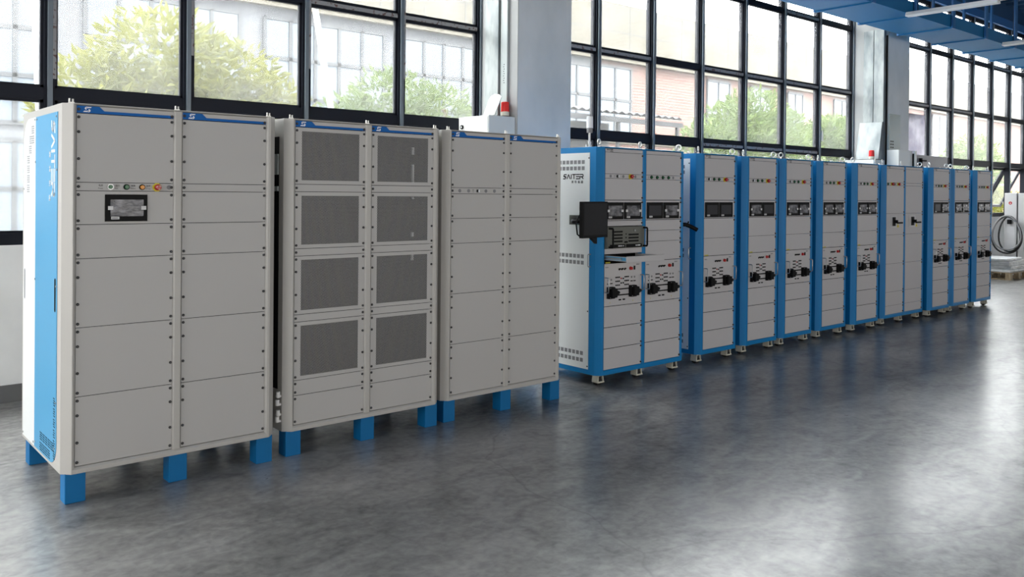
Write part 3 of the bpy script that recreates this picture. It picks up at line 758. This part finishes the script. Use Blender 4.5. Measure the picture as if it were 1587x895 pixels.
# monitor on a swing arm
mo = thing('monitor', (4.70, 4.60, 1.255), 'black flat monitor on a swing arm at the corner of the nearest blue cabinet', 'monitor', rz=R_(11))
MW, MH = .365, .285
g = MB('black'); g.box(0, MW, 0, .035, 0, MH); g.build('housing', mo, .004)
g = MB('screen'); g.box(.016, MW-.016, -.0008, 0, .022, MH-.014); g.build('display', mo)
g = MB('black'); g.box(.12, .26, .035, .06, .08, .21); g.tube([(.19, .06, .14), (.19, .12, .13), (.17, .20, .12), (.30, .30, .12), (.46, .385, .13)], .016)
g.prism([(.13, 0), (.20, -.045), (.215, -.05), (.215, 0)], .005, .03, 'y'); g.tube([(.02, .03, .20), (-.02, .05, .12), (.0, .05, .03), (.03, .04, .01)], .006); g.build('swing_arm', mo, 0, True)
g = MB('ipc'); g.box(.46, .475, .34, .44, .085, .165); g.box(.445, .46, .35, .43, .095, .115); g.box(.445, .46, .35, .43, .135, .155); g.build('wall_bracket', mo)
# signal lamp
sl = thing('signal_lamp', (5.20, 5.02, BT+.001), 'white cylindrical signal lamp on a thin stem atop the nearest blue cabinet', 'signal lamp')
g = MB('white_plastic'); g.cyl((0, 0, 0), (0, 0, .006), .03); g.cyl((0, 0, .006), (0, 0, .125), .009); g.cyl((0, 0, .03), (0, 0, .05), .014); g.build('stem', sl, 0, True)
g = MB('plug'); g.cyl((0, 0, .125), (0, 0, .165), .024, None, 20); g.build('base', sl, 0, True)
g = MB('white'); g.cyl((0, 0, .165), (0, 0, .262), .028, None, 20, .026); g.build('lens', sl, 0, True)
# clamp arm right of it
ar = thing('bracket_arm', (6.265, 4.93, 1.18), 'short black jointed bracket arm on the right cheek of the nearest blue cabinet', 'bracket')
g = MB('black'); g.box(-.006, .02, -.03, .05, .0, .12); g.build('mount_plate', ar, .003)
g = MB('black'); g.cyl((.02, 0, .11), (.03, -.02, .14), .024); g.tube([(.02, 0, .12), (.05, -.03, .145), (.085, -.04, .145), (.13, -.07, .125), (.17, -.11, .095)], .019, None, 10); g.cyl((.10, -.05, .14), (.11, -.055, .175), .006); g.build('arm', ar, 0, True)

singles = [
 (6.530, 4.870, 'blue one-bay cabinet with two bare dark screens, just right of the bracket arm', (False, False), True, (.5, 2.4, 1.2, .3)),
 (7.290, 4.887, 'blue one-bay cabinet with film on its left screen only, second one-bay from the left', (True, False), True, (.9, 2.4, 1.2, .3)),
 (7.989, 4.893, 'blue one-bay cabinet with two film covered screens, third of the one-bay ones from the left', (True, True), False, (1.5, 2.0, 1.2, .3)),
 (8.756, 4.902, 'fourth blue one-bay cabinet from the left, with side handle and filmed screens', (True, True), True, (.7, 2.3, 1.2, .3)),
 (9.513, 4.885, 'fifth blue one-bay cabinet, standing directly left of the two-bay one with breaker handles', (True, True), True, (1.55, .3, 1.2, .3)),
 (11.538, 4.870, 'blue one-bay cabinet directly right of the two-bay one with breaker handles', (False, True), True, (.9, 2.2, 1.2, .3)),
 (12.248, 4.882, 'middle one of the three farthest blue one-bay cabinets', (True, True), False, (1.5, 2.2, 1.2, .3)),
 (13.010, 4.873, 'farthest blue cabinet at the right end of the row beside the charging stations', (True, True), False, (.5, .2, 1.2, .3))]
for x, y, lb, wr, hnd, rb in singles:
    castor_cabinet(x, y, lb, 1, wraps=wr, handle=hnd, letter=False, rot_bolt=rb)['group'] = 'blue one-bay castor cabinets'
ctrl_right = ()
castor_cabinet(10.275, 4.90, 'blue two-bay cabinet with two breaker handles and yellow warning triangles', 2, ('green', 'estop', 'green', 'estop'), kind='breaker', letter=False)

# ------------------------------------------------------------------ things on and by the columns
e = thing('electrical_box', (5.45, 6.68, 1.65), 'pale electrical enclosure behind the third grey cabinet, under a red beacon', 'electrical box')
g = MB('boxwhite'); g.box(0, .355, 0, .50, 0, .745); g.build('enclosure', e, .004)
g = MB('boxwhite'); g.box(-.006, .0, .01, .49, .01, .735); g.build('door', e, .002)
g = MB('black'); g.cyl((-.006, .43, .64), (-.02, .43, .64), .022, None, 16); g.cyl((-.02, .43, .64), (-.022, .43, .64), .010, 'white', 12); g.build('lock', e)
def beacon(x, y, z, label, R=.046):
    r = thing('warning_beacon', (x, y, z), label, 'beacon')
    g = MB('plug'); g.cyl((0, 0, 0), (0, 0, .012), R*.95, 'black', 24); g.cyl((0, 0, .012), (0, 0, .055), R*.92, 'cream', 24); g.build('base', r, 0, True)
    g = MB('beacon'); g.cyl((0, 0, .055), (0, 0, .062), R, None, 24); g.cyl((0, 0, .062), (0, 0, .150), R*.96, None, 24, R*.9); g.cyl((0, 0, .150), (0, 0, .158), R*.9, None, 24, R*.7)
    g.build('lens', r, 0, True)
beacon(5.735, 6.76, 2.395, 'red beacon on the pale electrical box behind the third grey cabinet')
e = thing('electrical_box', (13.62, 6.68, 1.55), 'low electrical enclosure behind the blue row, left of the second column, under a red beacon', 'electrical box')
g = MB('boxwhite'); g.box(0, .385, 0, .50, 0, .66); g.build('enclosure', e, .004)
beacon(13.71, 6.76, 2.21, 'red beacon above the blue cabinets at the second column')
pl = thing('white_board', (5.60, 6.775, 2.402), 'white round-topped board leaning on the electrical box at the first column', 'board')
g = MB('white_plastic'); pts = [(0, .012), (.19, 0), (.095, .17), (.06, .205), (0, .225), (-.07, .215), (-.115, .19)]
g.prism(pts, 0, .008, 'x'); o = g.build('board', pl, .001)
pass
# galvanised ducting on the cheek of each column
for (xc, lab, z0) in ((5.803, 'galvanised sheet duct running up the left cheek of the first column', 2.62), (14.037, 'twin galvanised sheet ducts running up the left cheek of the second column', 2.85)):
    t = thing('cable_duct', (xc, 0, 0), lab, 'duct')
    if xc < 7:
        g = MB('galv'); g.box(-.05, 0, 6.905, 7.12, 2.41, 4.75); g.build('duct_section', t, .002)
    else:
        g = MB('galv'); g.box(-.09, 0, 6.865, 7.035, z0, 4.4); g.build('duct_section', t, .002)
        g = MB('galv'); g.box(-.09, 0, 6.685, 6.855, z0, 4.4); g.build('duct_section', t, .002)
        g = MB('galv'); g.prism([(-.09, 2.85), (0, 2.85), (0, 2.225), (-.22, 2.225)], 6.70, 7.09, 'y'); g.build('duct_hood', t, .002)
        g = MB('black'); g.box(-.02, 0, 6.66, 6.68, 1.2, 4.3); g.build('cable', t)  # black strip drawn for the dark gap beside the ducts, no cable there
t = thing('cable_tray', (5.807, 0, 0), 'narrow grey perforated cable tray beside the galvanised duct on the first column', 'cable tray')
g = MB('tray'); g.box(-.03, 0, 6.785, 6.895, 2.40, 4.75); g.build('tray_channel', t, .002)
g = MB('black')
for k in range(9): g.box(-.0315, -.030, 6.825+.006*(k % 2), 6.838+.006*(k % 2), 2.96-k*.024-.008, 2.96-k*.024)
g.build('slots', t)
e = thing('electrical_box', (14.02, 6.45, 1.75), 'pale grey electrical box on the front of the second column', 'electrical box')
g = MB('boxwhite'); g.box(0, .50, 0, .20, 0, .63); g.build('enclosure', e, .003)
g = MB('boxwhite'); g.box(.52, .60, -.03, .0, 0, .63); g.box(.50, .52, -.02, .02, .05, .58, 'black'); g.build('door', e, .002)
g = MB('clear'); g.box(14.06, 14.46, 6.63, 6.645, 2.385, 2.99)
for k in range(3): g.box(14.10, 14.135, 6.625, 6.63, 2.42+k*.05, 2.44+k*.05, 'black'); g.box(14.17, 14.205, 6.625, 6.63, 2.42+k*.05, 2.44+k*.05, 'black')
tag(g.build('plastic_sheet'), 'greenish clear plastic sheet standing on the grey electrical box of the second column', 'sheet')
e = thing('locker', (14.95, 6.80, 0), 'mid grey steel locker with a black handle behind the blue row at the second column', 'locker')
g = MB('doorgrey'); g.box(0, 1.85, 0, .40, .0, 2.36); g.build('body', e, .004)
g = MB('doorgrey'); g.box(.03, .90, -.012, 0, .05, 2.32); g.build('door', e, .003)
g = MB('black'); g.box(.60, .64, -.06, -.012, 2.12, 2.30); g.box(.60, .78, -.075, -.055, 2.24, 2.27); g.build('handle', e, .002)
g = MB('purple'); g.box(15.42, 16.14, 6.95, 6.958, 2.36, 3.12)
tag(g.build('glossy_sheet'), 'glossy lilac-grey metal sheet leaning at the window on the grey locker', 'sheet')

# ------------------------------------------------------------------ overhead duct, lamps
dt = thing('ventilation_duct', (0, 5.46, 4.20), 'long blue sheet-metal duct with flanged joints hanging under the roof', 'duct')
xj = [9.75+1.275*k for k in range(16)]
for a, c in zip(xj[:-1], xj[1:]):
    g = MB('duct'); g.box(a+.02, c-.02, 0, .79, 0, .185); g.build('duct_section', dt, .002)
for a in xj:
    g = MB('duct'); g.box(a-.02, a+.02, -.012, .80, -.02, .20); g.build('flange', dt)
    g = MB('roofblue'); g.box(a-.045, a+.045, -.04, -.012, -.02, 1.74); g.build('hanger', dt)
    g = MB('roofblue'); g.box(a-.03, a+.03, .80, .83, -.02, 1.74); g.build('hanger', dt)
def striplight(x, y0, y1, z, label):
    t = thing('strip_light', (x, y0, z), label, 'ceiling light')
    g = MB('lamp'); L = y1-y0; g.prism([(-.06, 0), (-.035, .05), (.035, .05), (.06, 0), (.05, -.012), (-.05, -.012)], 0, L, 'y'); g.build('housing', t, .003)
    for yy in (.15, L-.15):
        g = MB('black'); g.cyl((0, yy, .05), (0, yy, 5.94-z), .004, None, 6); g.build('suspension_rod', t)
striplight(11.80, 4.17, 5.34, 4.10, 'long white strip light hanging in front of the blue duct near the top edge')
striplight(15.20, 4.10, 5.30, 4.10, 'white strip light hanging by the blue duct at the right edge, the lower one')
striplight(19.0, 4.10, 5.30, 4.75, 'faint far strip light high under the blue roof at the right')
tk = MB('tray'); tk.box(11.77, 11.83, -2, 4.165, 4.12, 4.17); tk.cyl((11.8, 3.8, 4.17), (11.8, 3.8, 5.94), .004); tk.cyl((11.8, 0, 4.17), (11.8, 0, 5.94), .004)
tag(tk.build('conduit'), 'thin grey conduit leading off the end of the strip light', 'conduit')

# ------------------------------------------------------------------ far right: charging stations, pallet
def station(x, y, wd, label, first):
    t = thing('charging_station', (x, y, 0), label, 'charging station')
    g = MB('station'); g.box(0, .60, 0, wd, .0, 1.70); g.build('housing', t, .008)
    g = MB('station'); g.box(-.006, 0, .02, wd-.02, .30, 1.00); g.build('lower_door', t, .003)
    if first:
        g = MB('red', 'white'); g.cyl((0, .12, 1.49), (-.006, .12, 1.49), .032, 'red', 16); g.prism([(.108, 1.478), (.132, 1.478), (.12, 1.505)], -.0075, -.006, 'x', 'white'); g.build('round_badge', t)
        g = MB('black'); g.box(-.08, 0, .09, .155, 1.05, 1.14); g.build('connector_holder', t, .006)
        for k, (ry, cy, m_) in enumerate(((.285, .16, 'rubber'), (.20, .10, 'rubber'), (.27, .14, 'plug'))):
            pts = []
            for i in range(32):
                q = math.pi/2+2*math.pi*i/32; sn = math.sin(q)
                pts.append((-.07-.035*k, cy+ry*math.cos(q)*(1-.15*sn), .83+.01*k+(.375 if sn > 0 else .39-.03*k)*sn))
            g = MB(m_); g.tube(pts, .017, None, 8, True); g.build('charging_cable', t, 0, True)
    else:
        g = MB('black', 'screen'); g.box(-.006, 0, .03, .21, 1.25, 1.45); g.build('display', t)
        g = MB('rubber'); g.tube([(-.04, .12+.09*math.cos(q), .55+.16*math.sin(q)) for q in [2*math.pi*i/20 for i in range(20)]], .014, None, 8, True); g.build('charging_cable', t, 0, True)
        g = MB('black'); g.box(-.05, 0, .10, .14, .95, 1.15); g.build('connector_holder', t, .004)
station(19.5, 6.50, .235, 'silver charging station with red badge and coiled black cable, at the right edge', True)
station(19.5, 6.12, .355, 'silver charging station with dark display, cut by the right edge of the picture', False)
def pallet(x, y, w_, d_, label):
    t = thing('pallet', (x, y, 0), label, 'pallet')
    for k in range(5): g = MB('wood'); g.box(0, w_, k*d_/5+.01, (k+1)*d_/5-.03, .12, .14); g.build('deck_board', t)
    for i in range(3):
        for j in range(3): g = MB('wood'); g.box(i*(w_-.12)/2, i*(w_-.12)/2+.12, j*(d_-.1)/2+.01, j*(d_-.1)/2+.1, .02, .12); g.build('block', t)
    for i in range(3): g = MB('wood'); g.box(i*(w_-.12)/2, i*(w_-.12)/2+.12, 0, d_, 0, .02); g.build('bottom_board', t)
pallet(18.05, 6.10, 1.0, .85, 'wooden pallet stacked with wrapped sheets at the right edge beyond the row')
pallet(19.25, 5.45, .80, .55, 'second small wooden pallet at the right edge beside the charging stations')
zz = .14
for k, (h, dx, lab) in enumerate(((.05, .0, 'lowest white wrapped sheet pack on the pallet'), (.07, .08, 'grey flat package above the lowest pack on the pallet'), (.10, .03, 'thick film-wrapped package near the top of the pallet stack'), (.05, -.02, 'topmost pale sheet pack on the pallet stack'))):
    g = MB('wrap'); g.box(18.08+dx, 18.90+dx*1.5, 6.12+.02*k, 6.93-.03*k, zz+.001, zz+h-.001); tag(g.build('sheet_pack', None, .01), lab, 'package', 'packages on the pallet'); zz += h

# ------------------------------------------------------------------ outdoors
g = MB('concrete_out'); g.box(-40, 90, YW+.17, 60, -.25, -.1); struct(g, 'ground')
bd = thing('facing_building', (0, 22, 0), 'long brick and cream-panelled building seen through all the windows', 'building')
XG = 22.9
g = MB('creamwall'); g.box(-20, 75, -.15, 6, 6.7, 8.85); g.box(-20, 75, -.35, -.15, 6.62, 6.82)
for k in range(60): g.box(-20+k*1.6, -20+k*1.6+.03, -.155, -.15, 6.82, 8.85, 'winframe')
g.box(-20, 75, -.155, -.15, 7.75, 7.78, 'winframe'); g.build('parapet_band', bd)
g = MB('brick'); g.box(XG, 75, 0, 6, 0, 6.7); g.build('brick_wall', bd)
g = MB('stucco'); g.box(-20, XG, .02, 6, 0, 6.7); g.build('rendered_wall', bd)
g = MB('creamwall'); g.box(XG, 75, -.12, 0, 3.55, 3.95); g.build('string_course', bd)
def bwin(x0, x1, z0, z1, nx, nz):
    g = MB('winglass'); g.box(x0, x1, -.06, .03, z0, z1); o = g.build('window', bd)
    g = MB('winframe'); th = .05
    for i in range(nx+1): xx = x0+(x1-x0)*i/nx; g.box(xx-th, xx+th, -.1, -.06, z0, z1)
    for j in range(nz+1): z_ = z0+(z1-z0)*j/nz; g.box(x0, x1, -.1, -.06, z_-th, z_+th)
    g.build('window_grid', o)
for k in range(9):
    x = -17+k*4.5
    if x+3.8 < XG: bwin(x, x+3.8, 3.1, 6.35, 5, 3); bwin(x, x+3.8, .5, 2.7, 5, 2)
for x0, x1, z0, z1 in ((23.2, 25.0, 3.95, 6.45), (29.9, 31.5, 3.95, 6.5), (33.1, 34.7, 3.95, 6.5), (36.2, 37.5, 3.95, 6.5), (40.5, 42.1, 3.95, 6.5), (46, 47.8, 3.95, 6.5), (52, 54, 3.95, 6.5)):
    bwin(x0, x1, z0, z1, 2, 2); bwin(x0, x1, .8, 3.2, 2, 2)

def tree(name, x, y, label, blobs, n, leaf, mt, trunk_h, seed, cat='tree'):
    rnd = random.Random(seed); t = thing(name, (x, y, -.1), label, cat)
    g = MB('trunk'); g.cyl((0, 0, 0), (.05, 0, trunk_h), .07, None, 8, .04)
    for bx, by, bz, r in blobs: g.tube([(.05, 0, trunk_h*.7), (bx*.5, by*.5, (bz+trunk_h)*.5), (bx, by, bz+.1)], .022, None, 5)
    g.build('trunk', t)
    g = MB(mt); tot = sum(r**2 for *_, r in blobs)
    for bx, by, bz, r in blobs:
        for k in range(int(n*r*r/tot)):
            d = Vector((rnd.gauss(0, 1), rnd.gauss(0, 1), rnd.gauss(0, 1))).normalized()*(r*(.55+.5*rnd.random()**.6))
            c = Vector((bx, by, bz+.1))+Vector((d.x, d.y, d.z*.85))
            ax = (d.normalized()*.7+Vector((rnd.uniform(-1, 1), rnd.uniform(-1, 1), rnd.uniform(-.6, .8)))).normalized()
            sd = ax.cross(Vector((rnd.uniform(-1, 1), rnd.uniform(-1, 1), rnd.uniform(-1, 1)))).normalized()
            l = leaf*(.7+.6*rnd.random()); w_ = l*.16; up = ax.cross(sd)*w_*.4
            g.add([c, c+ax*l*.45+sd*w_+up, c+ax*l-up, c+ax*l*.45-sd*w_+up], [(0, 1, 2, 3)])
    g.build('foliage', t)
tree('tree', 3.9, 11.2, 'large yellow-green leafy bush outside the leftmost windows', [(-.9, 0, 2.6, .75), (-.2, 0, 3.15, .85), (.6, .1, 2.9, .85), (1.2, 0, 2.6, .65), (0, 0, 2.2, 1.2), (-.5, 0, 2.0, .8), (1.0, .1, 2.0, .9)], 9000, .17, 'leaf_yellow', 1.6, 3)
tree('tree', 8.0, 12.2, 'pale green bush outside the window panes left of the first column', [(-.9, 0, 2.6, .65), (-.2, 0, 3.0, .75), (.7, 0, 2.8, .8), (1.5, 0, 2.5, .7), (0, 0, 2.0, 1.2)], 7000, .15, 'leaf_green', 1.5, 4)
tree('tree', 25.0, 16.5, 'green leafy tree outside the middle windows before the brick building', [(-2.4, 0, 3.0, 1.1), (-1.1, 0, 3.6, 1.2), (.1, 0, 4.2, 1.15), (1.3, 0, 3.6, 1.2), (2.5, 0, 2.9, 1.1), (0, 0, 2.6, 2.0)], 10000, .24, 'leaf_green', 1.9, 5)
tree('tree', 30.3, 16.6, 'green tree outside the window pane next to the second column', [(-.4, 0, 3.6, 1.0), (.4, 0, 3.9, .9), (0, 0, 2.7, 1.3)], 5000, .24, 'leaf_green', 1.9, 6)
tree('tree', 32.0, 12.2, 'green tree outside the far right windows', [(-.6, 0, 2.7, .8), (.3, 0, 3.1, .8), (1.0, 0, 2.6, .8), (0, 0, 1.9, 1.2)], 4000, .2, 'leaf_green', 1.4, 8)
tree('bush', 24.6, 9.2, 'bright yellow-green bush seen through the open sash at the far right', [(-.9, 0, 1.1, .75), (0, 0, 1.4, .8), (.9, 0, 1.2, .75), (0, 0, .6, 1.0), (1.8, 0, 1.2, .7)], 5000, .13, 'leaf_yellow', .7, 9, 'bush')
sh = thing('canopy', (13.0, 14.0, 0), 'dark corrugated canopy outside the windows right of the first column', 'canopy')
g = MB('tin'); n = 36; vs = []
for i in range(n+1):
    for (yy, z_) in ((0, 3.58), (2.4, 3.95)): vs.append((i*5.0/n, yy, z_+(.05 if i % 2 else 0)))
g.add(vs, [(2*i, 2*i+2, 2*i+3, 2*i+1) for i in range(n)]); g.add([(a, b_, c-.03) for a, b_, c in vs], [(2*i+1, 2*i+3, 2*i+2, 2*i) for i in range(n)]); g.build('roof_sheet', sh)
g = MB('tin'); g.box(0, 5, -.03, .03, 3.36, 3.48); g.box(0, 5, 2.3, 2.36, 3.7, 3.8); g.build('roof_beam', sh)
for xx in (.2, 2.5, 4.8): g = MB('tin'); g.box(xx, xx+.08, 0, .08, -.1, 3.4); g.build('post', sh)
g = MB('tin'); g.box(.1, 3.9, 1.6, 1.7, -.1, 3.5); g.build('screen_wall', sh)
for (x0, z0, x1, z1, lab) in ((1.80, 3.9, 1.86, 2.45, 'white pole leaning outside the leftmost upper pane'), (4.70, 3.85, 4.95, 2.5, 'white pole leaning outside the window above the vented cabinet')):
    g = MB('white_plastic'); dx, dz = (x1-x0)/(z0-z1), 1  # slim white slanted cylinder outside the glass
    g.cyl((x0-dx*(.5), 9, z0+.5), (x1+dx*(z1+.1), 9, -.1), .035, None, 10); tag(g.build('streak'), lab, 'streak')
